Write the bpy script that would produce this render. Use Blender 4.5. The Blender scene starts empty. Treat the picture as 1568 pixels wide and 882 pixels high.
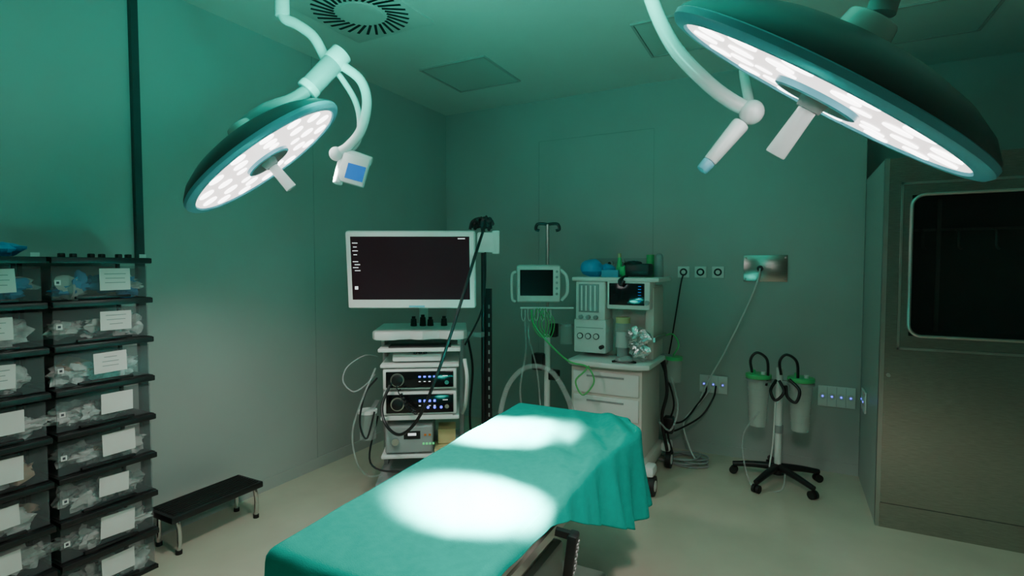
import bpy, bmesh, math, random
from mathutils import Vector, Matrix, noise
random.seed(7)
C=bpy.context.scene.collection
# ---------------------------------------------------------------- materials
def mat(name,col,rough=.5,metal=0,emit=None,es=0,var=.06,scale=8,bump=0,bscale=60,alpha=1,trans=0,coat=0,stretch=None,spec=None):
    m=bpy.data.materials.new(name);m.use_nodes=True;nt=m.node_tree;b=nt.nodes["Principled BSDF"]
    b.inputs["Roughness"].default_value=rough;b.inputs["Metallic"].default_value=metal
    if coat:b.inputs["Coat Weight"].default_value=coat
    if spec is not None:b.inputs["Specular IOR Level"].default_value=spec
    tc=nt.nodes.new("ShaderNodeTexCoord");mp=nt.nodes.new("ShaderNodeMapping");nt.links.new(tc.outputs["Object"],mp.inputs[0])
    if stretch:mp.inputs["Scale"].default_value=stretch
    n=nt.nodes.new("ShaderNodeTexNoise");n.inputs["Scale"].default_value=scale;n.inputs["Detail"].default_value=3
    nt.links.new(mp.outputs[0],n.inputs["Vector"])
    r=nt.nodes.new("ShaderNodeMapRange");r.inputs[1].default_value=.3;r.inputs[2].default_value=.7
    r.inputs[3].default_value=1-var;r.inputs[4].default_value=1+var;nt.links.new(n.outputs["Fac"],r.inputs[0])
    v=nt.nodes.new("ShaderNodeVectorMath");v.operation='SCALE';v.inputs[0].default_value=col
    nt.links.new(r.outputs[0],v.inputs["Scale"]);nt.links.new(v.outputs[0],b.inputs["Base Color"])
    if emit:
        b.inputs["Emission Color"].default_value=(*emit,1);b.inputs["Emission Strength"].default_value=es
    if bump:
        n2=nt.nodes.new("ShaderNodeTexNoise");n2.inputs["Scale"].default_value=bscale;nt.links.new(mp.outputs[0],n2.inputs["Vector"])
        bp=nt.nodes.new("ShaderNodeBump");bp.inputs["Strength"].default_value=bump;bp.inputs["Distance"].default_value=.01
        nt.links.new(n2.outputs["Fac"],bp.inputs["Height"]);nt.links.new(bp.outputs[0],b.inputs["Normal"])
    if trans:b.inputs["Transmission Weight"].default_value=trans
    if alpha<1:b.inputs["Alpha"].default_value=alpha
    return m
WALL=mat("wall_paint",(.43,.46,.44),.36,var=.03,scale=2)
CEIL=mat("ceiling_paint",(.64,.76,.72),.5,var=.02,scale=2)
PANEL=mat("ceiling_panel_paint",(.50,.61,.57),.5,var=.02,scale=2)
FLOOR=mat("epoxy_floor",(.62,.56,.45),.2,var=.07,scale=3,bump=.04,bscale=12)
TRIM=mat("panel_trim",(.32,.36,.34),.4)
SEAM=mat("panel_seam",(.2,.21,.2),.5)
DGREEN=mat("dark_conduit",(.04,.05,.05),.35)
STEEL=mat("brushed_steel",(.44,.43,.40),.2,.95,var=.12,scale=20,stretch=(1,1,12),bump=.05,bscale=30)
STEEL2=mat("satin_steel",(.5,.5,.48),.3,.9,var=.05)
CHROME=mat("chrome",(.7,.7,.7),.15,1)
GLASSD=mat("dark_window_glass",(.012,.012,.014),.06,var=0,alpha=.4)
INT=mat("cabinet_interior",(.26,.26,.26),.4)
WHITE=mat("white_plastic",(.78,.81,.79),.35,var=.02)
CREAM=mat("cream_plastic",(.68,.66,.60),.4,var=.02)
GREYP=mat("grey_plastic",(.33,.35,.35),.4)
BLACK=mat("black_plastic",(.012,.012,.013),.4)
BLACKG=mat("black_gloss",(.008,.007,.009),.12,var=0)
RUBBER=mat("black_rubber",(.01,.01,.01),.6)
SCREEN=mat("screen_glass",(.01,.006,.008),.10,var=0,emit=(.5,.16,.22),es=.02,spec=.3)
UITXT=mat("screen_text",(.5,.5,.5),.5,emit=(.9,1,1),es=1)
BLUE=mat("blue_indicator",(.05,.1,.5),.4,emit=(.08,.1,1),es=3)
BLUESC=mat("blue_touchscreen",(.02,.1,.3),.2,emit=(.01,.12,.45),es=.8)
GREENLED=mat("green_indicator",(.05,.4,.1),.4,emit=(.1,.9,.3),es=.6)
ORANGE=mat("orange_button",(.7,.2,.03),.4)
LAMPW=mat("lamp_white_enamel",(.66,.76,.75),.25,coat=.3,var=.01)
LAMPT=mat("lamp_teal_rim",(.12,.44,.56),.3,var=.02)
LAMPD=mat("lamp_grey_shell",(.06,.07,.075),.35,var=.02)
LENS=mat("lamp_lens_cover",(.8,.75,.75),.2,emit=(1,.86,.84),es=2.4,var=.02)
LED=mat("lamp_led",(1,1,1),.2,emit=(1,.95,.93),es=9,var=0)
DRAPE=mat("surgical_drape_cloth",(.003,.39,.325),.85,var=.05,scale=40,bump=.15,bscale=300,spec=.12)
MATTR=mat("table_mattress",(.50,.45,.37),.5)
PAPER=mat("paper_label",(.82,.82,.80),.7,var=.03)
INK=mat("ink",(.08,.08,.1),.7)
PLAST=mat("smoky_clear_plastic",(.26,.31,.32),.12,var=.02,alpha=.18)
CLEAR=mat("clear_plastic",(.6,.68,.66),.12,var=.02,alpha=.3)
MILKY=mat("milky_canister_plastic",(.72,.76,.72),.2,var=.03,alpha=.55)
GREENT=mat("green_tube_plastic",(.12,.55,.18),.3)
GREENL=mat("green_lid_plastic",(.1,.55,.2),.35)
BLUEC=mat("blue_nitrile",(.10,.38,.72),.45,bump=.3,bscale=40)
BAG=mat("packaged_supplies",(.75,.79,.77),.3,var=.35,scale=30,bump=.4,bscale=60)
BEIGE=mat("bandage_beige",(.6,.42,.3),.6,var=.15)
SILVER=mat("crumpled_foil",(.7,.7,.7),.25,.9,bump=.8,bscale=40)
YELL=mat("yellow_paper",(.6,.5,.25),.6)
# ---------------------------------------------------------------- builder
def catmull(pts,n=8):
    P=[Vector(p) for p in pts]
    if len(P)<3:return P
    P=[P[0]*2-P[1]]+P+[P[-1]*2-P[-2]];o=[]
    for i in range(1,len(P)-2):
        a,b,c,d=P[i-1:i+3]
        for k in range(n):
            t=k/n
            o.append(.5*((2*b)+(c-a)*t+(2*a-5*b+4*c-d)*t*t+(3*b-a-3*c+d)*t**3))
    o.append(P[-2]);return o
def frame(loc,z,up=(0,0,1)):
    z=Vector(z).normalized();x=Vector(up).cross(z)
    if x.length<1e-4:x=Vector((1,0,0))
    x.normalize();y=z.cross(x)
    M=Matrix((x,y,z)).transposed().to_4x4();M.translation=Vector(loc);return M
def TR(x,y,z,rz=0,rx=0,ry=0):
    return Matrix.Translation((x,y,z))@Matrix.Rotation(rz,4,'Z')@Matrix.Rotation(rx,4,'X')@Matrix.Rotation(ry,4,'Y')
class Obj:
    def __init__(s,name,loc=(0,0,0)):
        s.e=bpy.data.objects.new(name,None);s.e.empty_display_size=.1;s.e.location=loc;C.objects.link(s.e)
        s.parts={};s.M=Matrix.Identity(4);s.loc=Vector(loc)
    def _add(s,part,mt,tb,M=None):
        MM=s.M@M if M is not None else s.M
        bmesh.ops.transform(tb,matrix=MM,verts=tb.verts)
        if MM.determinant()<0:bmesh.ops.reverse_faces(tb,faces=tb.faces)
        me=bpy.data.meshes.new("t");tb.to_mesh(me);tb.free()
        k=(part)
        if k not in s.parts:s.parts[k]=(bmesh.new(),mt)
        s.parts[k][0].from_mesh(me);bpy.data.meshes.remove(me)
    def box(s,part,mt,c,size,M=None,bev=0,seg=2,rz=0):
        tb=bmesh.new();bmesh.ops.create_cube(tb,size=1)
        bmesh.ops.scale(tb,vec=size,verts=tb.verts)
        if bev:bmesh.ops.bevel(tb,geom=tb.edges[:],offset=bev,segments=seg,affect='EDGES',profile=.5)
        L=Matrix.Translation(c)@Matrix.Rotation(rz,4,'Z')
        s._add(part,mt,tb,(M@L) if M is not None else L)
    def cyl(s,part,mt,p0,p1,r,r2=None,seg=20,M=None,bev=0):
        p0=Vector(p0);p1=Vector(p1);tb=bmesh.new()
        bmesh.ops.create_cone(tb,cap_ends=True,segments=seg,radius1=r,radius2=r if r2 is None else r2,depth=(p1-p0).length)
        if bev:
            ed=[e for e in tb.edges if abs(e.verts[0].co.z-e.verts[1].co.z)<1e-6]
            bmesh.ops.bevel(tb,geom=ed,offset=bev,segments=2,affect='EDGES',profile=.5)
        d=(p1-p0).normalized();L=frame((p0+p1)/2,d,(0,0,1) if abs(d.z)<.99 else (1,0,0))
        s._add(part,mt,tb,(M@L) if M is not None else L)
    def sph(s,part,mt,c,r,sc=(1,1,1),M=None,jit=0):
        tb=bmesh.new();bmesh.ops.create_uvsphere(tb,u_segments=16,v_segments=10,radius=r)
        if jit:
            o=Vector((random.random()*9,random.random()*9,0))
            for v in tb.verts:v.co*=1+jit*noise.noise(v.co/r*1.6+o)
        bmesh.ops.scale(tb,vec=sc,verts=tb.verts);L=Matrix.Translation(c)
        s._add(part,mt,tb,(M@L) if M is not None else L)
    def tube(s,part,mt,pts,r,seg=8,n=8,M=None,smooth=True):
        P=catmull(pts,n) if smooth else [Vector(p) for p in pts]
        tb=bmesh.new();rings=[];up=None
        for i,p in enumerate(P):
            t=(P[min(i+1,len(P)-1)]-P[max(i-1,0)])
            if t.length<1e-7:t=Vector((0,0,1))
            t.normalize()
            if up is None:
                up=Vector((0,0,1)) if abs(t.z)<.9 else Vector((1,0,0))
            x=up.cross(t)
            if x.length<1e-4:x=Vector((1,0,0)).cross(t)
            x.normalize();y=t.cross(x);up=y
            rr=r(i/(len(P)-1)) if callable(r) else r
            rings.append([tb.verts.new(p+(x*math.cos(2*math.pi*k/seg)+y*math.sin(2*math.pi*k/seg))*rr) for k in range(seg)])
        for a,b in zip(rings,rings[1:]):
            for k in range(seg):tb.faces.new((a[k],a[(k+1)%seg],b[(k+1)%seg],b[k]))
        tb.faces.new(rings[0][::-1]);tb.faces.new(rings[-1])
        s._add(part,mt,tb,M)
    def lathe(s,part,mt,prof,M=None,seg=48):
        tb=bmesh.new();R=[]
        for r,z in prof:
            if r<1e-6:R.append([tb.verts.new((0,0,z))])
            else:R.append([tb.verts.new((r*math.cos(2*math.pi*k/seg),r*math.sin(2*math.pi*k/seg),z)) for k in range(seg)])
        for a,b in zip(R,R[1:]):
            for k in range(seg):
                k2=(k+1)%seg
                if len(a)==1 and len(b)==1:continue
                if len(a)==1:tb.faces.new((a[0],b[k],b[k2]))
                elif len(b)==1:tb.faces.new((a[k],a[k2],b[0]))
                else:tb.faces.new((a[k],a[k2],b[k2],b[k]))
        bmesh.ops.recalc_face_normals(tb,faces=tb.faces)
        s._add(part,mt,tb,M)
    def prism(s,part,mt,pts,z0,z1,M=None,bev=0):
        tb=bmesh.new();f=tb.faces.new([tb.verts.new((x,y,z0)) for x,y in pts])
        r=bmesh.ops.extrude_face_region(tb,geom=[f]);bmesh.ops.translate(tb,vec=(0,0,z1-z0),verts=[g for g in r['geom'] if isinstance(g,bmesh.types.BMVert)])
        bmesh.ops.recalc_face_normals(tb,faces=tb.faces)
        if bev:
            ed=[e for e in tb.edges if abs(e.verts[0].co.z-e.verts[1].co.z)<1e-6]
            bmesh.ops.bevel(tb,geom=ed,offset=bev,segments=2,affect='EDGES',profile=.5)
        s._add(part,mt,tb,M)
    def done(s):
        for k,(bm,mt) in s.parts.items():
            bmesh.ops.translate(bm,vec=-s.loc,verts=bm.verts)
            for f in bm.faces:f.smooth=True
            me=bpy.data.meshes.new(k);bm.to_mesh(me);bm.free();me.materials.append(mt)
            me.set_sharp_from_angle(angle=math.radians(38))
            o=bpy.data.objects.new(k,me);C.objects.link(o);o.parent=s.e
        return s.e
def single(name,mt,c,size,bev=0):
    bm=bmesh.new();bmesh.ops.create_cube(bm,size=1);bmesh.ops.scale(bm,vec=size,verts=bm.verts)
    if bev:bmesh.ops.bevel(bm,geom=bm.edges[:],offset=bev,segments=2,affect='EDGES')
    me=bpy.data.meshes.new(name);bm.to_mesh(me);bm.free();me.materials.append(mt)
    o=bpy.data.objects.new(name,me);o.location=c;C.objects.link(o);return o
# ---------------------------------------------------------------- room
XL,YB=-3.065,4.433
XR,YF,H=2.6,-1.6,3.0
YR=5.0; XC=.47
single("floor",FLOOR,((XL+XR)/2,(YF+YR)/2,-.05),(XR-XL+.4,YR-YF+.4,.1))
single("ceiling",CEIL,((XL+XR)/2,(YF+YR)/2,H+.05),(XR-XL+.4,YR-YF+.4,.1))
single("wall_left",WALL,(XL-.05,(YF+YR)/2,H/2),(.1,YR-YF+.2,H))
single("wall_back",WALL,((XL+XC)/2,YB+.3,H/2),(XC-XL,.6,H))
single("wall_back_recess",WALL,((XC+XR)/2,YR+.05,H/2),(XR-XC,.1,H))
single("wall_right",WALL,(XR+.05,(YF+YR)/2,H/2),(.1,YR-YF+.2,H))
single("wall_front",WALL,((XL+XR)/2,YF-.05,H/2),(XR-XL,.1,H))
single("baseboard_back",WALL,((XL+XC)/2,YB-.004,.04),(XC-XL,.008,.08))
single("baseboard_left",WALL,(XL+.004,(YF+YB)/2,.04),(.008,YB-YF,.08))
single("trim_1",DGREEN,(XL+.015,1.57,H/2),(.03,.035,H))
single("trim_2",TRIM,(-1.0,YB-.001,1.35),(.004,.003,2.56))
single("trim_3",TRIM,(-2.04,YB-.001,1.35),(.004,.003,2.56))
single("trim_4",TRIM,(-1.52,YB-.001,2.63),(1.04,.003,.004))
single("trim_5",TRIM,(XL+.001,2.75,1.5),(.003,.004,3.0))
# ceiling fixtures
for (x0,x1,y0,y1) in [(-2.53,-1.95,3.3,3.88),(-.90,-.32,3.3,3.88),(.42,1.05,3.8,4.4)]:
    o=Obj("ceiling_access_panel",((x0+x1)/2,(y0+y1)/2,H))
    cx,cy=(x0+x1)/2,(y0+y1)/2;w=x1-x0;d=y1-y0
    for sx in(-1,1):
        o.box("frame_side",WALL,(cx+sx*(w/2-.008),cy,H-.006),(.016,d,.012))
        o.box("frame_end",WALL,(cx,cy+sx*(d/2-.008),H-.006),(w-.032,.016,.012))
    o.box("panel",PANEL,(cx,cy,H-.004),(w-.04,d-.04,.008))
    o.done()
o=Obj("ceiling_air_diffuser",(-2.27,2.41,H))
o.box("plate",CEIL,(-2.27,2.41,H-.005),(.62,.62,.01),bev=.003)
for k in range(30):
    a=2*math.pi*k/30
    M=TR(-2.27,2.41,H-.011,a)@TR(.215,0,0,.35)
    o.box("slots",BLACK,(0,0,0),(.135,.016,.004),M=M)
o.cyl("hub",CEIL,(-2.27,2.41,H-.014),(-2.27,2.41,H-.004),.13,seg=40)
o.done()
# ---------------------------------------------------------------- steel cabinet
o=Obj("steel_pass_through_cabinet",(XC,3.63,0))
x1=XR-.02;y0=3.63;wx0,wx1,wz0,wz1=.60,1.9,1.11,1.89
o.box("side_panel",WALL,(XC+.012,(y0+YB)/2+.25,1.05),(.02,YR-y0-.04-.02,2.1))
def fr(xa,xb,za,zb):o.box("front_panel",STEEL,((xa+xb)/2,y0+.012,(za+zb)/2),(xb-xa,.024,zb-za))
fr(XC+.002,wx0,0,2.1);fr(wx1,x1,0,2.1);fr(wx0,wx1,0,wz0);fr(wx0,wx1,wz1,2.1)
o.box("top_panel",STEEL,((XC+x1)/2,(y0+YR)/2,2.09),(x1-XC-.01,YR-y0-.05,.02))
o.box("interior_back",INT,((wx0+wx1)/2,y0+.5,1.5),(1.5,.02,.95))
o.box("interior_shelf",INT,((wx0+wx1)/2,y0+.27,1.09),(1.5,.48,.02))
o.box("window_glass",GLASSD,((wx0+wx1)/2,y0+.02,(wz0+wz1)/2),(wx1-wx0,.006,wz1-wz0))
pts=[];rr=.06
for cx,cz,a0 in[(wx1-rr,wz1-rr,0),(wx0+rr,wz1-rr,90),(wx0+rr,wz0+rr,180),(wx1-rr,wz0+rr,270)]:
    for k in range(7):
        a=math.radians(a0+15*k);pts.append((cx+rr*math.cos(a),y0-.004,cz+rr*math.sin(a)))
pts.append(pts[0]);o.tube("window_gasket",STEEL2,pts,.009,smooth=False)
o.box("interior_rail",STEEL2,(1.2,y0+.44,1.72),(1.2,.015,.015))
for k in range(5):
    x=.72+.17*k
    o.tube("interior_hooks",STEEL2,[(x,y0+.44,1.72),(x,y0+.38,1.70),(x,y0+.37,1.62),(x+.02,y0+.40,1.60)],.008)
o.box("interior_post",STEEL2,(.80,y0+.40,1.5),(.02,.02,.8))
for za,zb in((1.95,1.962),(1.03,1.042)):o.box("frame_rib",STEEL2,((wx0+wx1)/2,y0-.004,(za+zb)/2),(wx1-wx0+.1,.008,zb-za))
o.box("frame_rib_side",STEEL2,(wx0-.045,y0-.004,1.496),(.010,.008,.932))
o.box("kick_plate",STEEL,((XC+x1)/2+.01,y0-.003,.07),(x1-XC-.02,.006,.14))
o.box("corner_edge",STEEL2,(XC+.012,y0-.002,1.05),(.022,.006,2.1))
o.cyl("lock",STEEL2,(.515,y0-.012,.88),(.515,y0,.88),.010)
o.done()
# ---------------------------------------------------------------- wall fittings
def socket(name,x,z,n=1,w=.09,h=.09,M=None):
    o=Obj(name,(x,YB,z));
    if M is None:M=TR(x,YB,z)
    tot=w*n
    o.box("plate",WHITE,(0,-.006,0),(tot,.012,h),M=M,bev=.003)
    for k in range(n):
        cx=-tot/2+w*(k+.5)
        if n>1:
            o.cyl("inset",CREAM,(cx,-.0125,.0),(cx,-.015,.0),.024,M=M)
            o.cyl("indicator",BLUE,(cx,-.015,.0),(cx,-.018,.0),.006,M=M)
            o.box("module_gap",GREYP,(cx+w/2,-.0125,0),(.002,.002,h-.01),M=M)
        else:
            o.cyl("inset",BLACK,(cx,-.0125,.0),(cx,-.015,.0),.030,M=M)
            o.cyl("core",WHITE,(cx,-.015,0),(cx,-.018,0),.017,M=M)
    o.done()
for x in(-.75,-.62,-.49):socket("wall_socket",x,1.45)
socket("power_outlet_strip",-.51,.56,3,.07,.14)
socket("power_outlet_strip",.325,.555,4,.058,.15)
M=Matrix.Translation((XC+.0,4.19,.60))@Matrix.Rotation(-math.pi/2,4,'Z')
socket("power_outlet_strip",XC,.6,2,.09,.14,M=M)
o=Obj("steel_wall_plate",(-.15,YB,1.48))
o.box("plate",STEEL,(-.155,YB-.004,1.48),(.30,.008,.20),bev=.002)
o.cyl("outlet",BLACK,(-.19,YB-.03,1.48),(-.19,YB-.008,1.48),.022)
for sx in(-.29,-.02):
    for sz in(1.40,1.56):o.cyl("screws",STEEL,(sx,YB-.012,sz),(sx,YB-.008,sz),.006)
o.tube("hanging_cable",WHITE,[(-.19,YB-.03,1.48),(-.20,YB-.06,1.40),(-.25,YB-.05,1.25),(-.34,YB-.05,1.03),(-.44,YB-.05,.8),(-.53,YB-.05,.62),(-.60,YB-.06,.45)],.006)
o.done()
o=Obj("gas_outlet_plate",(-1.35,YB,1.55))
for k in range(4):
    o.cyl("outlets",GREYP,(-1.47+.11*k,YB-.03,1.52),(-1.47+.11*k,YB-.001,1.52),.03,bev=.004)
    o.cyl("cores",BLACK,(-1.47+.11*k,YB-.034,1.52),(-1.47+.11*k,YB-.029,1.52),.014)
o.box("plate",GREYP,(-1.3,YB-.004,1.52),(.5,.008,.09))
o.done()
# ---------------------------------------------------------------- surgical lamps
def lamp_head(o,center,n,sc=1):
    M=frame(center,-Vector(n),(0,0,1))@Matrix.Scale(sc,4);o.M=M
    o.lathe("shell",LAMPD,[(0,.10),(.05,.10),(.12,.092),(.2,.076),(.27,.054),(.32,.028),(.35,.0),(.353,-.008)],seg=72)
    o.lathe("rim",LAMPT,[(.352,-.007),(.356,-.010),(.356,-.022),(.348,-.031),(.336,-.034),(.325,-.033),(.32,-.026)],seg=72)
    o.lathe("lens_cover",LENS,[(.322,-.027),(.09,-.028)],seg=72)
    o.lathe("hub_ring",LAMPT,[(.095,-.027),(.093,-.040),(.085,-.043)],seg=40)
    o.lathe("hub_plate",STEEL2,[(.085,-.042),(.07,-.038),(.06,-.034),(0,-.034)],seg=40)
    for R,nn,rl in((.275,14,.030),(.195,9,.030),(.135,5,.022)):
        for k in range(nn):
            a=2*math.pi*(k+.3)/nn
            c=(R*math.cos(a),R*math.sin(a))
            o.cyl("led_modules",LED,(c[0],c[1],-.026),(c[0],c[1],-.0295),rl,seg=16)
    o.cyl("handle",LAMPW,(0,0,-.03),(0,0,-.17),.019,.023,seg=24,bev=.004)
    o.cyl("handle_collar",GREYP,(0,0,-.03),(0,0,-.06),.034,.026,seg=24)
    o.cyl("back_mount",LAMPW,(0,0,.085),(0,0,.14),.06,.05,seg=24,bev=.006)
    o.M=Matrix.Identity(4)
    return M
def lamp_lights(o,M,target,power,spill,up,upaxis,uppow):
    def spot(nm,p,t,e,ang,bl,sz,col):
        l=bpy.data.lights.new(nm,'SPOT');l.energy=e;l.spot_size=math.radians(ang);l.spot_blend=bl;l.shadow_soft_size=sz
        l.color=col
        ob=bpy.data.objects.new(nm,l);C.objects.link(ob);d=Vector(t)-p
        ob.rotation_mode='QUATERNION';q=d.to_track_quat('-Z','Y')
        ob.parent=o.e;ob.location=p-o.loc;ob.rotation_quaternion=q
    for k in range(4):
        a=2*math.pi*k/4+.3
        p=M@Vector((.2*math.cos(a),.2*math.sin(a),-.045))
        spot("beam",p,target,power,17.5,1.0,.03,(1,.95,.91))
    p=M@Vector((0,0,-.2))
    spot("spill",p,p+Vector((0,0,-1)),spill,152,.6,.08,(1,.89,.82))
    # added green uplight with no fixture, stands in for bounce off the drape
    p=Vector(up);spot("green_fill_uplight",p,p+Vector(upaxis),uppow,178,.9,.12,(.02,1,.73))
# left lamp
cL=(-1.89,1.44,1.95);nL=Vector((.476,.411,-.778))+.06*Vector((-.781,.595,.186))
o=Obj("surgical_light",(-1.93,1.58,H))
ML=lamp_head(o,cL,nL)
o.cyl("ceiling_flange",LAMPW,(-1.93,1.58,2.92),(-1.93,1.58,3.0),.10,seg=32,bev=.01)
o.cyl("stem",LAMPW,(-1.93,1.58,2.72),(-1.93,1.58,2.94),.022)
o.cyl("stem_sleeve",LAMPW,(-1.93,1.58,2.56),(-1.93,1.58,2.73),.030,bev=.004)
o.tube("arm",LAMPW,[(-1.93,1.58,2.58),(-1.92,1.585,2.55),(-1.88,1.61,2.53),(-1.82,1.645,2.48),(-1.78,1.665,2.40),(-1.75,1.65,2.35)],.022,seg=14)
o.cyl("joint",GREYP,(-1.765,1.556,2.215),(-1.681,1.66,2.38),.042,seg=28,bev=.006)
o.cyl("joint_cap",LAMPW,(-1.70,1.637,2.343),(-1.676,1.668,2.392),.045,seg=28,bev=.005)
o.cyl("joint_collar",LAMPW,(-1.765,1.556,2.215),(-1.752,1.572,2.24),.045,seg=28,bev=.005)
o.tube("yoke",GREYP,[(-1.765,1.556,2.215),(-1.80,1.51,2.17),(-1.87,1.45,2.13),(-1.93,1.41,2.08),(-1.945,1.395,2.05)],.026,seg=14)
o.tube("curved_arm",LAMPW,[(-1.70,1.65,2.35),(-1.669,1.666,2.335),(-1.605,1.70,2.276),(-1.583,1.711,2.186),(-1.605,1.70,2.075),(-1.652,1.675,2.006),(-1.694,1.653,1.975)],.020,seg=14)
o.tube("rear_arm",LAMPW,[(-1.72,1.67,2.33),(-1.703,1.70,2.29),(-1.665,1.724,2.214),(-1.645,1.733,2.131),(-1.652,1.73,2.04),(-1.67,1.70,1.99)],.013,seg=12)
o.sph("ball",LAMPW,(-1.70,1.65,1.972),.03)
o.M=frame((-1.635,1.684,1.905),(.52,-.80,.05),(.25,.1,1))
o.box("control_panel",LAMPW,(0,0,0),(.115,.125,.03),bev=.008)
o.box("panel_screen",BLUESC,(.012,-.012,.016),(.075,.065,.003))
o.cyl("panel_arm",LAMPW,(-.06,.045,-.02),(-.05,-.075,.0),.02,seg=20,bev=.005)
o.cyl("panel_bar",LAMPW,(-.07,.065,-.01),(.06,.055,-.01),.02,seg=20,bev=.005)
o.M=Matrix.Identity(4)
lamp_lights(o,ML,(-1.09,2.03,.76),3200,30,(-1.50,1.35,2.15),(-.33,.22,.92),30)
o.done()
# right lamp
cR=(.062,1.276,1.874);nR=Vector((-.571,.087,-.817))+.066*Vector((.05,.959,.281))
o=Obj("surgical_light",(-.35,1.6,H))
MR=lamp_head(o,cR,nR,.965)
o.cyl("ceiling_flange",LAMPW,(-.35,1.6,2.92),(-.35,1.6,3.0),.10,seg=32,bev=.01)
o.cyl("stem",LAMPW,(-.35,1.6,2.55),(-.35,1.6,2.94),.03)
o.cyl("joint",GREYP,(-.35,1.6,2.46),(-.35,1.6,2.58),.045,seg=28,bev=.006)
o.tube("curved_arm",LAMPW,[(-.36,1.60,2.50),(-.385,1.61,2.40),(-.38,1.61,2.305),(-.315,1.62,2.15),(-.22,1.63,2.03),(-.15,1.635,1.965),(-.10,1.64,1.935)],.021,seg=16)
o.tube("rear_arm",LAMPW,[(-.34,1.62,2.52),(-.22,1.70,2.50),(-.11,1.75,2.38),(-.115,1.745,2.25),(-.13,1.73,2.106),(-.11,1.69,1.97)],.014,seg=12)
o.tube("yoke",GREYP,[(-.34,1.6,2.52),(-.2,1.5,2.56),(.0,1.4,2.50),(.14,1.29,2.3),(.17,1.265,2.1),(.15,1.265,1.99)],.026,seg=14)
o.sph("ball",LAMPW,(-.10,1.64,1.93),.034)
o.cyl("panel_arm",LAMPW,(-.125,1.63,1.90),(-.205,1.60,1.795),.025,.019,seg=24,bev=.006)
o.cyl("panel_tip",LAMPT,(-.205,1.60,1.795),(-.225,1.592,1.77),.019,.016,seg=24,bev=.004)
lamp_lights(o,MR,(-.85,1.365,.76),3200,52,(-.45,1.15,2.15),(-.12,.33,.93),64)
o.done()
# ---------------------------------------------------------------- operating table + drape
o=Obj("operating_table",(-.94,1.7,0))
o.box("mattress",MATTR,(-.92,1.70,.715),(.54,1.52,.07),bev=.02)
o.box("frame",STEEL2,(-.92,1.70,.66),(.50,1.50,.035))
for sx in(-1,1):o.box("side_rail",STEEL2,(-.92+sx*.28,1.68,.665),(.012,1.4,.03))
for sx in(-1,1):
    for yy in(1.15,1.7,2.2):o.box("rail_block",STEEL2,(-.92+sx*.265,yy,.665),(.03,.03,.025))
o.box("column",STEEL2,(-.94,1.75,.37),(.26,.34,.55),bev=.02)
o.box("column_sleeve",GREYP,(-.94,1.75,.25),(.32,.40,.3),bev=.02)
o.box("base",STEEL2,(-.94,1.75,.07),(.50,1.05,.10),bev=.03)
for sx in(-1,1):
    for yy in(1.3,2.2):o.cyl("casters",RUBBER,(-.94+sx*.2-.02,yy,.045),(-.94+sx*.2+.02,yy,.045),.045)
o.done()
def lerpK(K,y):
    for (a,b),(c,d) in zip(K,K[1:]):
        if y<=c:
            t=max(0,(y-a)/(c-a));t=t*t*(3-2*t);return b+(d-b)*t
    return K[-1][1]
def xr(y):return lerpK([(.8,-.645),(1.4,-.635),(1.85,-.645),(2.08,-.625),(2.27,-.59),(2.36,-.60),(2.5,-.69)],y)
def hr(y):
    K=[(.7,.04),(1.4,.045),(1.55,.09),(1.68,.16),(2.15,.38),(2.9,.39)]
    for (a,b),(c,d) in zip(K,K[1:]):
        if y<=c:return b+(d-b)*max(0,(y-a)/(c-a))
    return K[-1][1]
bm=bmesh.new()
NY,NT,NS=150,60,34
y0,y1=.92,2.50;ztop=.765
rows=[]
for j in range(NY+1):
    tt=-.32+(y1-y0+.32+.28)*j/NY+y0
    dy=0;yc=tt;sy=0
    if tt<y0:dy=y0-tt;yc=y0;sy=-1
    if tt>y1:dy=tt-y1;yc=y1;sy=1
    xl=-1.17-.085*(yc-.9)/1.6
    X2=xr(yc);hR=hr(tt);row=[]
    for i in range(NS+NT+NS+1):
        dx=0;sx=0
        if i<NS:dx=.30*(1-i/NS);xc=xl;sx=-1
        elif i<=NS+NT:xc=xl+(X2-xl)*(i-NS)/NT
        else:dx=hR*((i-NS-NT)/NS);xc=X2;sx=1
        def bend(d,r=.022):
            if d<=0:return 0,0
            L=r*math.pi/2
            if d<L:return r*math.sin(d/r),r*(1-math.cos(d/r))
            return r,r+(d-L)
        ox,zx=bend(dx);oy,zy=bend(dy)
        drop=math.hypot(zx,zy)
        fold=math.sin(yc*19+1.3*math.sin(yc*7))*.5+.5*math.sin(yc*41+2)
        foldy=math.sin(xc*23+1)*.6+.4*math.sin(xc*47)
        ox+=zx*(.12+.13*fold)*(1+ (zy>0)*.3) if sx else 0
        oy+=zy*(.12+.10*foldy) if sy else 0
        if sx and sy:
            ox-=.4*zy*min(1,zx*8);oy-=.1*zx
        x=xc+sx*ox;y=yc+sy*oy;z=ztop-drop
        if not drop:
            nv=noise.noise(Vector((x*3,y*2.2,0)))*.007+abs(noise.noise(Vector((x*6+y*4,y*3-x*4,3))))*.012
            z+=nv
            w=max(0,min(1,(y-1.6)/.5))*max(0,min(1,(x+1.0)/.3))
            z+=w*.018*math.sin((x*1.0+y*.55)*34)
        row.append(bm.verts.new((x,y,z)))
    rows.append(row)
for a,b in zip(rows,rows[1:]):
    for i in range(len(a)-1):bm.faces.new((a[i],a[i+1],b[i+1],b[i])).smooth=True
bmesh.ops.smooth_vert(bm,verts=bm.verts,factor=.5,use_axis_x=True,use_axis_y=True,use_axis_z=True)
me=bpy.data.meshes.new("surgical_drape");bm.to_mesh(me);bm.free();me.materials.append(DRAPE)
d=bpy.data.objects.new("surgical_drape",me);C.objects.link(d)
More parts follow.
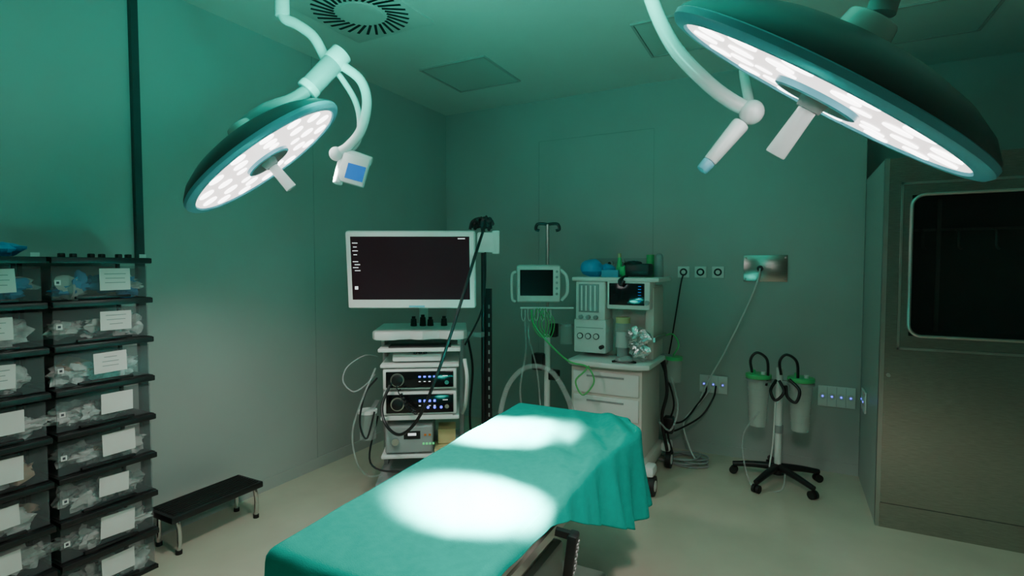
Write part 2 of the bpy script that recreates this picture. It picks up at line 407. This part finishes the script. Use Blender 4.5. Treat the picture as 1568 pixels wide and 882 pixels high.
s=d.modifiers.new("s",'SOLIDIFY');s.thickness=.003;s.offset=1
o=Obj("table_hand_control",(-.57,1.49,.67))
M=TR(-.560,1.45,.630,.15,.0,.12)
o.box("housing",BLACK,(0,0,0),(.03,.05,.15),M=M,bev=.008)
for r in range(5):
    for c in(-1,1):o.box("buttons",GREYP,(.016,c*.011,.045-.022*r),(.004,.013,.011),M=M)
o.tube("cord",BLACK,[(-.57,1.45,.565),(-.58,1.46,.5),(-.65,1.55,.40),(-.75,1.6,.35)],.005)
o.box("hook",BLACK,(-.03,0,.065),(.05,.02,.02),M=M)
o.done()
# ---------------------------------------------------------------- drawer towers
def tower(ya,yb,seed):
    random.seed(seed)
    o=Obj("storage_drawer_tower",(-2.9,(ya+yb)/2,0));xf=-2.75;xb=-3.045
    ym=(ya+yb)/2;w=yb-ya-.01
    for r in range(9):
        z=.19*r
        o.box("shelves",BLACK,((xf+xb)/2,ym,z+.009 if r else .009),(xf-xb,w,.018))
        if r:
            o.box("shelf_lips",BLACK,(xf+.008,ym,z+.004),(.022,w,.026),bev=.004)
    for sy in(ya+.008,yb-.008):
        o.box("corner_posts",BLACK,(xb+.01,sy,.76),(.02,.012,1.5))
    for r in range(8):
        z=.19*r+.018
        f=xf-.012
        o.box("drawer_fronts",PLAST,(f,ym,z+.078),(.004,w-.02,.145))
        for sy in(-1,1):o.box("drawer_sides",PLAST,((xf+xb)/2,ym+sy*(w/2-.012),z+.072),(xf-xb-.03,.003,.135))
        o.box("drawer_pulls",BLACK,(f+.008,ym,z+.012),(.02,w*.55,.012),bev=.003)
        y=ym+random.uniform(.0,.03)
        o.box("labels",PAPER,(f+.004,y+.02,z+.09),(.002,random.uniform(.12,.15),random.uniform(.085,.105)),M=Matrix.Translation((f,y,z+.09))@Matrix.Rotation(random.uniform(-.05,.05),4,'X')@Matrix.Translation((-f,-y,-z-.09)))
        if r>4:
            for k in range(3):o.box("label_writing",GREYP,(f+.0057,y+.02,z+.115-.02*k),(.0006,random.uniform(.05,.09),.003))
        o.box("tags",PAPER,(f+.004,ya+.035,z+.08),(.002,.022,.022))
        o.box("tag_marks",INK,(f+.0055,ya+.035,z+.08),(.001,.010,.010))
        for k in range(15):
            m,nm=random.choice([(BAG,"packets"),(BAG,"packets"),(PAPER,"gauze_packs"),(PAPER,"gauze_packs"),(BEIGE,"bandage_rolls")])
            if r==7 and k<11:m,nm=BLUEC,"glove_bags"
            if nm=="bandage_rolls" and r not in(2,3,5):m,nm=BAG,"packets"
            o.sph(nm,m,(xf-.045-random.random()*.07,random.uniform(ya+.06,yb-.06),z+.035+random.random()*.04),.046,(.5,random.uniform(.6,1.4),random.uniform(.35,.9)),jit=1.2)
    return o
o=tower(1.06,1.465,3)
for k in range(6):o.box("top_clips",BLACK,(-2.78-.03*(k%2),1.12+.055*k,1.544),(.03,.02,.022),bev=.004)
o.box("top_tag",PAPER,(-2.752,1.43,1.545),(.002,.03,.02));o.done()
o=tower(.65,1.055,5)
for k in range(6):o.sph("glove_pile",BLUEC,(-2.81-.03*(k%2),.74+.045*k,1.56+.01*(k%2)),.05,(.9,1,.5),jit=.6)
o.box("top_tag",PAPER,(-2.752,1.02,1.545),(.002,.03,.02));o.done()
o=tower(.24,.645,9);o.done()
# ---------------------------------------------------------------- step stool
o=Obj("step_stool",(-2.88,1.8,0))
o.box("tread",BLACK,(-2.875,1.80,.195),(.23,.53,.035),bev=.006)
for k in range(9):o.box("tread_ribs",RUBBER,(-2.965+.0225*k,1.80,.2145),(.01,.49,.004))
for yy in(1.58,2.03):
    o.tube("leg_frame",CHROME,[(-2.785,yy,.005),(-2.785,yy+.005,.10),(-2.79,yy,.165),(-2.81,yy,.172),(-2.94,yy,.172),(-2.96,yy,.165),(-2.965,yy,.10),(-2.965,yy,.005)],.012,seg=10)
    for xx in(-2.785,-2.965):o.cyl("feet",RUBBER,(xx,yy,0),(xx,yy,.02),.016)
o.done()
# ---------------------------------------------------------------- endoscopy cart
th=math.radians(33)
o=Obj("endoscopy_cart",(-2.12,2.8,0))
o.M=TR(-1.985,2.575,0,th)
o.box("base",GREYP,(0,.28,.13),(.56,.56,.06),bev=.02)
for sx in(-1,1):
    for yy in(.05,.5):
        o.cyl("casters",RUBBER,(sx*.24-.018,yy,.05),(sx*.24+.018,yy,.05),.05)
        o.box("caster_forks",GREYP,(sx*.24,yy,.09),(.05,.04,.03),bev=.005)
    o.box("columns",GREYP,(sx*.255,.38,.60),(.03,.09,.92),bev=.008)
o.tube("side_handles",WHITE,[(.275,.05,.92),(.29,.03,.8),(.28,.12,.62),(.26,.26,.52)],.012)
for z in(.32,.56,.885):o.box("shelves",WHITE,(0,.27,z),(.48,.50,.022),bev=.006)
tray=[(-.29,.50),(-.29,.06),(-.27,.02),(-.22,0),(-.16,.0),(-.12,.03),(-.06,.045),(-.02,.015),(.02,.005),(.06,.03),(.12,.045),(.17,.01),(.22,0),(.27,.02),(.29,.06),(.29,.50)]
o.prism("top_tray",WHITE,tray,1.045,1.10,bev=.012)
o.box("keyboard_drawer",WHITE,(0,.22,.985),(.50,.44,.022),bev=.006)
o.box("keyboard",BLACK,(0,.10,.999),(.38,.13,.01),bev=.003)
for sx in(-1,1):o.box("tray_brackets",WHITE,(sx*.24,.3,1.01),(.02,.3,.08))
o.box("small_console",WHITE,(-.02,.2,.93),(.30,.30,.045),bev=.01)
for sx in(-.03,.0,.03):o.cyl("console_buttons",BLACK,(sx,.06,.955),(sx,.06,.965),.012)
def unit(z0,z1,kind):
    h=z1-z0;zc=(z0+z1)/2
    o.box("processor_bodies",WHITE,(0,.24,zc),(.45,.44,h-.008),bev=.012)
    o.box("processor_fascias",BLACKG,(0,.016,zc),(.41,.012,h-.035),bev=.005)
    o.cyl("sockets",BLACK,(-.135,.012,zc),(-.135,-.012,zc),.034,seg=24,bev=.004)
    o.cyl("socket_rings",CHROME,(-.135,.012,zc),(-.135,.004,zc),.042,seg=24)
    for k in range(4):o.box("blue_displays",BLUE,(.0+.03*k,.008,zc+.018),(.014,.003,.014 if kind else .01))
    for k in range(4):o.box("white_icons",UITXT,(.0+.03*k,.008,zc-.012),(.012,.003,.004))
    o.cyl("power_knobs",CHROME,(.165,.012,zc-.018),(.165,.0,zc-.018),.013)
    o.box("stripe",UITXT,(.155,.008,zc+.022),(.03,.003,.003))
unit(.735,.87,0);unit(.578,.728,1)
for k in range(3):o.cyl("lit_buttons",BLUE,(.05+.04*k,.01,.63),(.05+.04*k,.005,.63),.008)
o.box("foot",WHITE,(0,.05,.572),(.40,.06,.014))
o.box("insufflator",GREYP,(-.07,.22,.425),(.29,.38,.17),bev=.01)
o.box("insufflator_face",GREYP,(-.07,.028,.425),(.27,.006,.15))
o.box("insufflator_display",BLACK,(-.05,.024,.455),(.10,.004,.05))
o.box("readout",UITXT,(-.05,.021,.46),(.05,.003,.015))
for k in range(4):o.box("insufflator_buttons",GREENLED,(.02+.02*k,.023,.40),(.012,.004,.012))
for k in range(2):o.box("warning_keys",ORANGE,(.03+.028*k,.023,.455),(.014,.004,.012))
o.cyl("insufflator_port",CHROME,(-.15,.03,.42),(-.15,.0,.42),.022)
o.box("paper_stack",YELL,(.15,.12,.345),(.13,.16,.03))
o.box("paper_box",YELL,(.16,.2,.41),(.11,.16,.09))
for k,(x,hh) in enumerate([(-.06,.05),(0,.06),(.05,.045),(.14,.05)]):
    o.cyl("knobs_on_tray",BLACK,(x,.30,1.10),(x,.30,1.10+hh),.022,.018,bev=.004)
    o.cyl("knob_caps",RUBBER,(x,.30,1.10+hh),(x,.30,1.115+hh),.012)
pts=[]
for k in range(90):
    t=k/89;a=t*2*math.pi*10
    pts.append((-.13+.11*t+.009*math.cos(a),-.035-.02*math.sin(t*3.1),.78-.17*t-.03*math.sin(t*3.14)+.009*math.sin(a)))
o.tube("coiled_cable",BLACK,pts,.0035,n=2,seg=6)
o.cyl("monitor_post",WHITE,(0,.38,1.09),(0,.38,1.46),.03)
o.box("monitor_arm",WHITE,(0,.30,1.44),(.07,.24,.06),bev=.01)
o.cyl("side_jar",CLEAR,(-.33,.10,.42),(-.33,.10,.58),.05,.055)
o.cyl("side_jar_lid",WHITE,(-.33,.10,.58),(-.33,.10,.60),.058)
o.box("side_jar_bracket",GREYP,(-.30,.2,.6),(.03,.2,.02))
o.tube("cable_loop",GREYP,[(-.30,.3,.9),(-.36,.15,.93),(-.44,.05,.88),(-.46,.02,.80),(-.40,.0,.74),(-.34,.05,.76),(-.30,.2,.8)],.005)
o.tube("cable_hang",CLEAR,[(-.28,.1,.86),(-.34,.0,.7),(-.40,-.02,.5),(-.38,0,.3),(-.33,.1,.18),(-.25,.05,.2)],.006)
o.tube("cable_hang_dark",BLACK,[(-.27,.1,.80),(-.33,.02,.72),(-.36,0,.55),(-.32,0,.45),(-.28,.05,.6)],.006)
o.tube("cable_low",BLACK,[(-.30,.3,.5),(-.30,.0,.3),(-.1,-.03,.25),(.1,-.02,.3),(.25,.1,.25)],.006)
o.tube("side_cables",BLACK,[(.30,.4,1.0),(.33,.35,.8),(.31,.3,.5),(.33,.35,.2)],.008)
o.M=Matrix.Identity(4)
px,py=-1.79,3.01
o.cyl("scope_pole",BLACK,(px,py,.2),(px,py,1.80),.014)
o.box("rack_strip",BLACK,(px+.03,py+.01,.85),(.05,.02,1.0))
for k in range(14):o.box("rack_marks",GREYP,(px+.045,py-.002,.45+.06*k),(.010,.003,.025))
o.box("pole_bracket",GREYP,(px-.1,py-.05,1.05),(.25,.04,.03))
o.M=TR(px+.045,py-.02,1.65,math.radians(24))
o.box("camera_box",WHITE,(-.005,-.03,0),(.11,.09,.13),bev=.012)
o.box("camera_box_small",WHITE,(.06,-.05,.0),(.05,.04,.15),bev=.008)
o.M=Matrix.Identity(4)
for k in range(5):
    o.sph("scope_handles",BLACK,(px-.03+.025*k,py-.04,1.77+.018*(k%2)),.026,(1,1,1.2),jit=.9)
o.tube("scope_hook",BLACK,[(px-.07,py-.05,1.74),(px-.05,py-.05,1.79),(px,py-.03,1.81),(px+.06,py-.02,1.78),(px+.07,py-.02,1.74)],.010)
o.tube("scope_cable",BLACK,[(-1.74,2.95,1.79),(-1.69,2.85,1.731),(-1.575,2.562,1.562),(-1.583,2.388,1.2415),(-1.677,2.339,.924),(-1.80,2.33,.663),(-1.923,2.323,.5466),(-2.062,2.363,.5636),(-2.13,2.40,.66),(-2.12,2.46,.78)],.009)
o.tube("scope_cable_thin",BLACK,[(-1.74,2.95,1.72),(-1.71,2.9,1.4),(-1.72,2.86,1.2),(-1.80,2.8,1.0)],.006)
o.done()
# large monitor
o=Obj("surgical_display_monitor",(-1.9,2.45,1.48))
o.M=TR(-1.905,2.40,1.475,math.radians(28),math.radians(6))
W_,H_=.735,.445
o.box("housing",WHITE,(0,.022,0),(W_,.045,H_),bev=.014)
o.box("bezel",WHITE,(0,-.004,0),(W_-.012,.012,H_-.012),bev=.005)
o.box("screen",SCREEN,(0,-.0105,.012),(W_-.065,.002,H_-.085))
o.box("back_housing",GREYP,(0,.07,0),(.4,.06,.28),bev=.015)
o.box("mount",WHITE,(0,.12,-.02),(.12,.09,.12),bev=.01)
o.box("logo",LAMPT,(.03,-.0105,-H_/2+.015),(.09,.002,.010))
for k in range(4):o.box("screen_text",UITXT,(-.31,-.0120,.155-.022*k),(.02 if k%2 else .03,.001,.004))
for k in range(4):o.box("screen_values",UITXT,(-.31+.01*(k%2),-.0120,.05-.017*k),(.03,.001,.004))
o.box("screen_icons",UITXT,(-.31,-.0120,-.10),(.018,.001,.018))
o.box("screen_header",UITXT,(.29,-.0120,.18),(.04,.001,.005))
o.M=Matrix.Identity(4);o.done()
# ---------------------------------------------------------------- patient monitor on stand
o=Obj("patient_monitor_stand",(-1.555,3.53,0))
px,py=-1.555,3.53
o.cyl("pole",STEEL2,(px,py,.1),(px,py,1.80),.012)
o.cyl("pole_lower",WHITE,(px,py,.1),(px,py,1.0),.022)
o.sph("hub",GREYP,(px,py,.1),.05,(1,1,.6))
for k in range(5):
    a=2*math.pi*k/5+.3
    e=(px+.26*math.cos(a),py+.26*math.sin(a),.07)
    o.tube("base_legs",GREYP,[(px,py,.1),((px+e[0])/2,(py+e[1])/2,.10),e],.02)
    o.cyl("casters",RUBBER,(e[0]-.012,e[1],.03),(e[0]+.012,e[1],.03),.03)
r=Vector((.886,.4635,0))
def R_(a,z,f=0):return tuple(Vector((px,py,z))+r*a+Vector((.4635,-.886,0))*f)
for s_ in(-1,1):o.tube("iv_hooks",BLACK,[R_(0,1.80),R_(s_*.04,1.805),R_(s_*.075,1.80),R_(s_*.085,1.765),R_(s_*.06,1.755)],.011)
o.M=TR(-1.585,3.44,1.37,math.radians(26),math.radians(3))
o.box("monitor_housing",WHITE,(0,.03,0),(.32,.07,.27),bev=.02)
o.box("monitor_bezel",WHITE,(0,-.008,0),(.305,.012,.255),bev=.008)
o.box("monitor_screen",BLACKG,(-.015,-.0155,.01),(.235,.003,.185))
for k in range(5):o.cyl("monitor_keys",GREENT if k==2 else GREYP,(.13,-.014,.09-.04*k),(.13,-.019,.09-.04*k),.009)
o.tube("side_bracket",WHITE,[(-.16,.0,.09),(-.19,0,.06),(-.19,0,-.10),(-.165,0,-.13)],.010)
o.tube("side_bracket_right",WHITE,[(.16,.02,.1),(.20,.0,.05),(.205,0,-.06),(.165,0,-.12)],.012)
o.M=Matrix.Identity(4)
o.box("monitor_clamp",GREYP,(px,py-.02,1.30),(.06,.06,.10),bev=.01)
o.tube("basket_rail",WHITE,[R_(-.2,1.20,.1),R_(.18,1.20,.1)],.007,smooth=False)
for k in range(5):
    a=-.19+.045*k
    o.tube("basket_hooks",WHITE,[R_(a,1.20,.1),R_(a,1.14,.11),R_(a+.012,1.11,.13),R_(a+.024,1.14,.14),R_(a+.024,1.19,.14)],.003,seg=6)
o.box("pump_clamp",BLACK,R_(.05,1.03),(.05,.06,.10),bev=.008)
o.box("pump_box",BLACK,R_(-.06,.80),(.09,.08,.12),bev=.01)
o.box("pump_box_low",BLACK,R_(.05,.70),(.07,.08,.07),bev=.01)
o.cyl("jar",CLEAR,R_(.14,.93),R_(.14,1.06),.045);o.cyl("jar_lid",GREYP,R_(.14,1.06),R_(.14,1.075),.048)
o.tube("tube_clear",CLEAR,[R_(-.17,1.15,.12),R_(-.16,.9,.12),R_(-.2,.6,.12),R_(-.15,.3,.15)],.007)
o.tube("tube_clear_thin",CLEAR,[R_(-.13,1.15,.12),R_(-.14,1.0,.12),R_(-.08,.75,.12),R_(-.05,.4,.15)],.006)
for k in range(4):
    a=-.08+.02*k
    o.tube("lead_wires",GREENT,[R_(a,1.20,.12),R_(a-.03,1.08,.14),R_(a+.03,1.0,.16),R_(a+.06,1.1,.15),R_(a+.02,1.18,.13)],.0035)
o.tube("green_oxygen_tube",GREENT,[(-1.535,3.22,1.20),(-1.50,3.17,1.12),(-1.426,3.203,1.01),(-1.292,3.274,.868),(-1.177,3.334,.825),(-1.131,3.338,.728),(-1.196,3.304,.641),(-1.246,3.298,.728),(-1.196,3.324,.793),(-1.17,3.35,.83)],.006)
o.tube("corrugated_hose",CLEAR,[(-1.60,2.90,.45),(-1.588,2.894,.609),(-1.537,2.92,.772),(-1.436,2.973,.866),(-1.31,3.04,.833),(-1.219,3.087,.67),(-1.22,3.2,.5)],lambda t:.016+.003*math.sin(t*520),seg=10,n=40)
o.done()
# ---------------------------------------------------------------- anesthesia machine
o=Obj("anesthesia_machine",(-1.09,3.7,0))
o.M=TR(-1.09,3.45,0)
o.box("drawer_cabinet",CREAM,(0,.28,.50),(.50,.54,.62),bev=.012)
for z,h in((.70,.15),(.53,.15),(.34,.19)):
    o.box("drawers",WHITE,(0,.004,z),(.46,.016,h),bev=.006)
    o.box("drawer_grips",GREYP,(0,-.004,z+h/2-.03),(.26,.008,.012))
wt=[(-.27,.5),(-.27,.0),(-.24,-.035),(-.12,-.055),(.08,-.06),(.24,-.045),(.30,-.01),(.31,.5)]
o.prism("worktop",WHITE,wt,.815,.85,bev=.008)
o.box("base_skirt",CREAM,(0,.27,.14),(.56,.62,.10),bev=.02)
for sx in(-1,1):
    for yy in(-.02,.52):
        X=sx*.33
        o.cyl("casters",RUBBER,(X-.018,yy,.065),(X+.018,yy,.065),.065,seg=28)
        o.cyl("caster_hubs",WHITE,(X-.02,yy,.065),(X+.021,yy,.065),.035,seg=24)
        o.box("caster_covers",WHITE,(X-.02,yy+.02,.16),(.07,.12,.07),bev=.02)
o.box("rear_housing",CREAM,(0,.42,1.10),(.54,.24,.52),bev=.012)
o.box("flowmeter_panel",WHITE,(-.155,.22,1.25),(.22,.18,.28),bev=.01)
o.box("flowmeter_window",GREYP,(-.165,.127,1.27),(.15,.006,.20),bev=.003)
for k in range(4):
    o.box("flow_tubes",WHITE,(-.215+.033*k,.121,1.27),(.012,.006,.18))
for k in range(3):
    o.cyl("flow_knobs",GREYP,(-.22+.055*k,.13,1.135),(-.22+.055*k,.105,1.135),.015)
o.box("lower_control_panel",WHITE,(-.155,.22,1.0),(.24,.20,.24),bev=.012)
for k in range(3):
    o.cyl("gauges",BLACK,(-.225+.06*k,.125,1.00),(-.225+.06*k,.113,1.0),.022)
    o.cyl("gauge_faces",WHITE,(-.225+.06*k,.113,1.00),(-.225+.06*k,.111,1.0),.017)
o.box("panel_line",GREYP,(-.155,.118,1.06),(.2,.003,.004))
o.cyl("apl_knob",BLACK,(-.06,.12,.93),(-.06,.08,.93),.014)
o.box("vent_display_body",WHITE,(.12,.20,1.30),(.30,.16,.20),bev=.012)
o.box("vent_display_screen",BLACKG,(.11,.117,1.305),(.245,.006,.15),bev=.003)
for k in range(6):o.box("vent_values",BLUESC,(.20,.113,1.36-.02*k),(.02,.002,.004))
o.cyl("vent_knob",GREYP,(.25,.12,1.25),(.25,.10,1.25),.016)
o.box("top_shelf",WHITE,(.02,.32,1.405),(.62,.42,.03),bev=.01)
o.box("side_column",CREAM,(.25,.35,1.1),(.06,.30,.5),bev=.01)
o.cyl("absorber",CLEAR,(.07,.18,.93),(.07,.18,1.10),.055,seg=28)
o.cyl("absorber_fill",PAPER,(.07,.18,.93),(.07,.18,1.04),.048,seg=28)
o.cyl("absorber_cap",YELL,(.07,.18,1.10),(.07,.18,1.14),.05,seg=28)
o.cyl("absorber_base",GREYP,(.07,.18,.85),(.07,.18,.93),.04,seg=28)
o.sph("foil_bag",SILVER,(.20,.10,1.01),.070,(1,.6,1.0),jit=.8)
o.sph("foil_bag",SILVER,(.215,.08,.93),.055,(1.1,.7,1.0),jit=.8)
o.sph("mask",GREYP,(.13,.0,.875),.05,(1.1,.8,.5),jit=.4)
o.tube("mask_strap",BLACK,[(.05,.0,.855),(.1,-.02,.87),(.16,-.02,.87),(.2,.03,.855)],.008)
o.sph("blue_helmet_mask",BLUEC,(-.20,.30,1.48),.08,(1.1,1,.8),jit=.3)
o.sph("blue_helmet_mask",BLUEC,(-.10,.36,1.465),.06,(1,1,.8),jit=.3)
o.box("blue_box",mat("blue_card",(.08,.35,.55),.5),(-.03,.22,1.445),(.12,.08,.05))
o.cyl("green_bottle",GREENL,(.0,.32,1.42),(.0,.32,1.56),.032,.012)
o.sph("green_bag",GREENL,(.045,.26,1.455),.045,(1,.8,.9),jit=.6)
o.cyl("yellow_cap",YELL,(0,.32,1.56),(0,.32,1.59),.012)
for k in range(5):o.cyl("vials",CLEAR,(-.06+.035*k,.38,1.42),(-.06+.035*k,.38,1.51+.02*(k%3)),.013)
o.box("black_device",BLACK,(.16,.26,1.47),(.17,.14,.09),bev=.015)
o.sph("black_device_top",BLACK,(.12,.24,1.51),.04,(1.5,1,.7),jit=.4)
o.cyl("gas_cylinder",GREYP,(.27,.38,1.42),(.27,.38,1.56),.035,.03);o.sph("cylinder_top",GREYP,(.27,.38,1.56),.03)
o.cyl("gas_cylinder_b",GREENL,(.20,.42,1.42),(.20,.42,1.58),.028)
o.tube("hanging_black_cable",BLACK,[(.1,.15,1.43),(.07,.09,1.40),(.08,.085,1.37),(.10,.09,1.40)],.012)
o.box("side_rail",STEEL2,(.30,.3,1.0),(.012,.35,.03))
o.cyl("suction_jar",CLEAR,(.37,.46,.66),(.37,.46,.82),.05,.056)
o.cyl("suction_jar_lid",GREENL,(.37,.46,.82),(.37,.46,.845),.06)
o.box("jar_bracket",GREYP,(.31,.46,.84),(.1,.04,.03))
o.tube("hose_green",GREENT,[(.36,.46,.85),(.40,.46,.93),(.35,.5,1.0),(.28,.5,.98)],.006)
o.tube("hose_dark",BLACK,[(.28,.5,.85),(.33,.42,.6),(.30,.40,.4),(.33,.45,.15)],.012)
o.tube("hose_dark_thin",BLACK,[(.26,.52,.80),(.36,.52,.5),(.32,.5,.3),(.36,.5,.12)],.007)
o.tube("hose_clear",CLEAR,[(.36,.42,.7),(.42,.35,.5),(.38,.3,.35),(.30,.3,.4)],.007)
o.box("power_block",BLACK,(.33,.50,.33),(.07,.08,.12),bev=.01)
o.M=Matrix.Identity(4);o.done()
# cables
o=Obj("power_cable",(-.7,4.2,0))
o.tube("socket_lead",BLACK,[(-.75,YB-.02,1.43),(-.76,YB-.06,1.36),(-.80,YB-.05,1.1),(-.837,YB-.05,.85),(-.86,YB-.08,.7)],.006)
o.tube("outlet_lead",BLACK,[(-.56,YB-.02,.55),(-.56,YB-.08,.50),(-.62,YB-.12,.40),(-.70,YB-.3,.31),(-.84,YB-.45,.33)],.007)
o.tube("outlet_lead_second",BLACK,[(-.49,YB-.02,.55),(-.50,YB-.09,.47),(-.58,YB-.15,.33),(-.72,YB-.3,.25),(-.80,YB-.4,.24)],.007)
o.tube("outlet_lead_white",WHITE,[(-.53,YB-.02,.52),(-.60,YB-.1,.42),(-.70,YB-.2,.28),(-.66,YB-.2,.10),(-.6,YB-.25,.01)],.006)
pts=[]
for k in range(64):
    a=k/64*2*math.pi*4.2;rr=.11+.03*math.sin(k*.7)
    pts.append((-.68+rr*1.3*math.cos(a),4.16+rr*.9*math.sin(a),.012+.0006*k))
o.tube("floor_coil",GREYP,pts,.007,n=3)
o.tube("floor_lead",GREYP,[(-.58,4.2,.02),(-.5,4.1,.01),(-.62,4.02,.01),(-.78,4.05,.01),(-.86,4.0,.05)],.007)
o.done()
# ---------------------------------------------------------------- suction stand
o=Obj("suction_canister_stand",(-.04,4.05,0))
px,py=-.04,4.05
o.cyl("pole",WHITE,(px,py,.08),(px,py,.80),.022);o.cyl("pole_collar",GREYP,(px,py,.35),(px,py,.40),.03)
o.cyl("hub",BLACK,(px,py,.06),(px,py,.13),.045,.03,bev=.006)
for k in range(5):
    a=2*math.pi*k/5-.75
    d=Vector((math.cos(a),math.sin(a),0));b=Vector((px,py,0))
    o.tube("star_legs",BLACK,[b+Vector((0,0,.11)),b+d*.15+Vector((0,0,.095)),b+d*.29+Vector((0,0,.07))],lambda t:.026-.008*t,seg=10)
    for q in(-1,1):
        e=b+d*.285+Vector((-d.y,d.x,0))*.014*q
        o.cyl("casters",RUBBER,e+Vector((-d.y,d.x,0))*-.009+Vector((0,0,.027)),e+Vector((-d.y,d.x,0))*.009+Vector((0,0,.027)),.027,seg=18)
o.box("carrier_bar",GREYP,(px,py,.70),(.30,.03,.03),bev=.005)
for k,(dx,dy) in enumerate([(-.13,-.02),(.13,-.02)]):
    x,y=px+dx,py+dy
    o.lathe("canisters",MILKY,[(0,.385),(.05,.385),(.055,.40),(.072,.70),(.074,.72)],M=Matrix.Translation((x,y,0)),seg=32)
    for zz in(.45,.5,.55,.6,.65):o.lathe("graduations",GREYP,[(.0605+(zz-.45)*.05,zz),(.0612+(zz-.45)*.05,zz+.003)],M=Matrix.Translation((x,y,0)),seg=32)
    o.cyl("canister_lids",GREENL,(x,y,.72),(x,y,.75),.084,seg=32,bev=.006)
    o.cyl("lid_ports",GREENL,(x-.03,y-.02,.75),(x-.03,y-.02,.78),.012)
    o.cyl("lid_port_caps",WHITE,(x+.03,y-.02,.75),(x+.03,y-.02,.77),.014)
    o.lathe("holder_rings",GREYP,[(.078,.70),(.083,.70),(.083,.715),(.078,.715)],M=Matrix.Translation((x,y,0)),seg=32)
for s_ in(-1,1):
    x=px+s_*.09-.03
    o.tube("black_hoses",BLACK,[(x-.05,py-.05,.76),(x-.06,py-.05,.85),(x-.02,py-.05,.90),(x+.04,py-.05,.86),(x+.05,py-.06,.76),(x+.04,py-.07,.68)],.009)
o.tube("black_loop",BLACK,[(px-.02,py-.05,.72),(px-.05,py-.12,.66),(px-.02,py-.13,.60),(px+.03,py-.12,.66),(px+.0,py-.1,.73)],.010)
o.tube("black_loop_side",BLACK,[(px+.06,py-.08,.74),(px+.12,py-.12,.68),(px+.10,py-.13,.60),(px+.05,py-.12,.63),(px+.04,py-.1,.70)],.010)
o.tube("clear_tube",CLEAR,[(px-.12,py-.08,.5),(px-.22,py-.1,.3),(px-.15,py-.2,.02),(px+.02,py-.18,.012),(px+.05,py-.05,.1)],.006)
o.tube("tube_drop",WHITE,[(px-.02,py-.1,.60),(px-.03,py-.08,.3),(px-.05,py-.06,.12)],.005)
o.done()
o=Obj("wall_hook",(XL,3.6,1.72))
o.box("plate",GREYP,(XL+.006,3.62,1.72),(.012,.14,.10),bev=.003)
o.tube("prongs",STEEL2,[(XL+.01,3.62,1.74),(XL+.08,3.62,1.72),(XL+.09,3.62,1.77)],.008)
o.done()
# ---------------------------------------------------------------- world and camera
w=bpy.data.worlds.new("w");bpy.context.scene.world=w;w.use_nodes=True
w.node_tree.nodes["Background"].inputs[0].default_value=(.02,.03,.03,1);w.node_tree.nodes["Background"].inputs[1].default_value=.5
cd=bpy.data.cameras.new("camera");cd.sensor_width=36;cd.lens=36*825/1600;cd.clip_start=.05
co=bpy.data.objects.new("camera",cd);C.objects.link(co)
co.location=(0,0,1.5);co.rotation_euler=(math.pi/2-.042,0,.482)
bpy.context.scene.camera=co
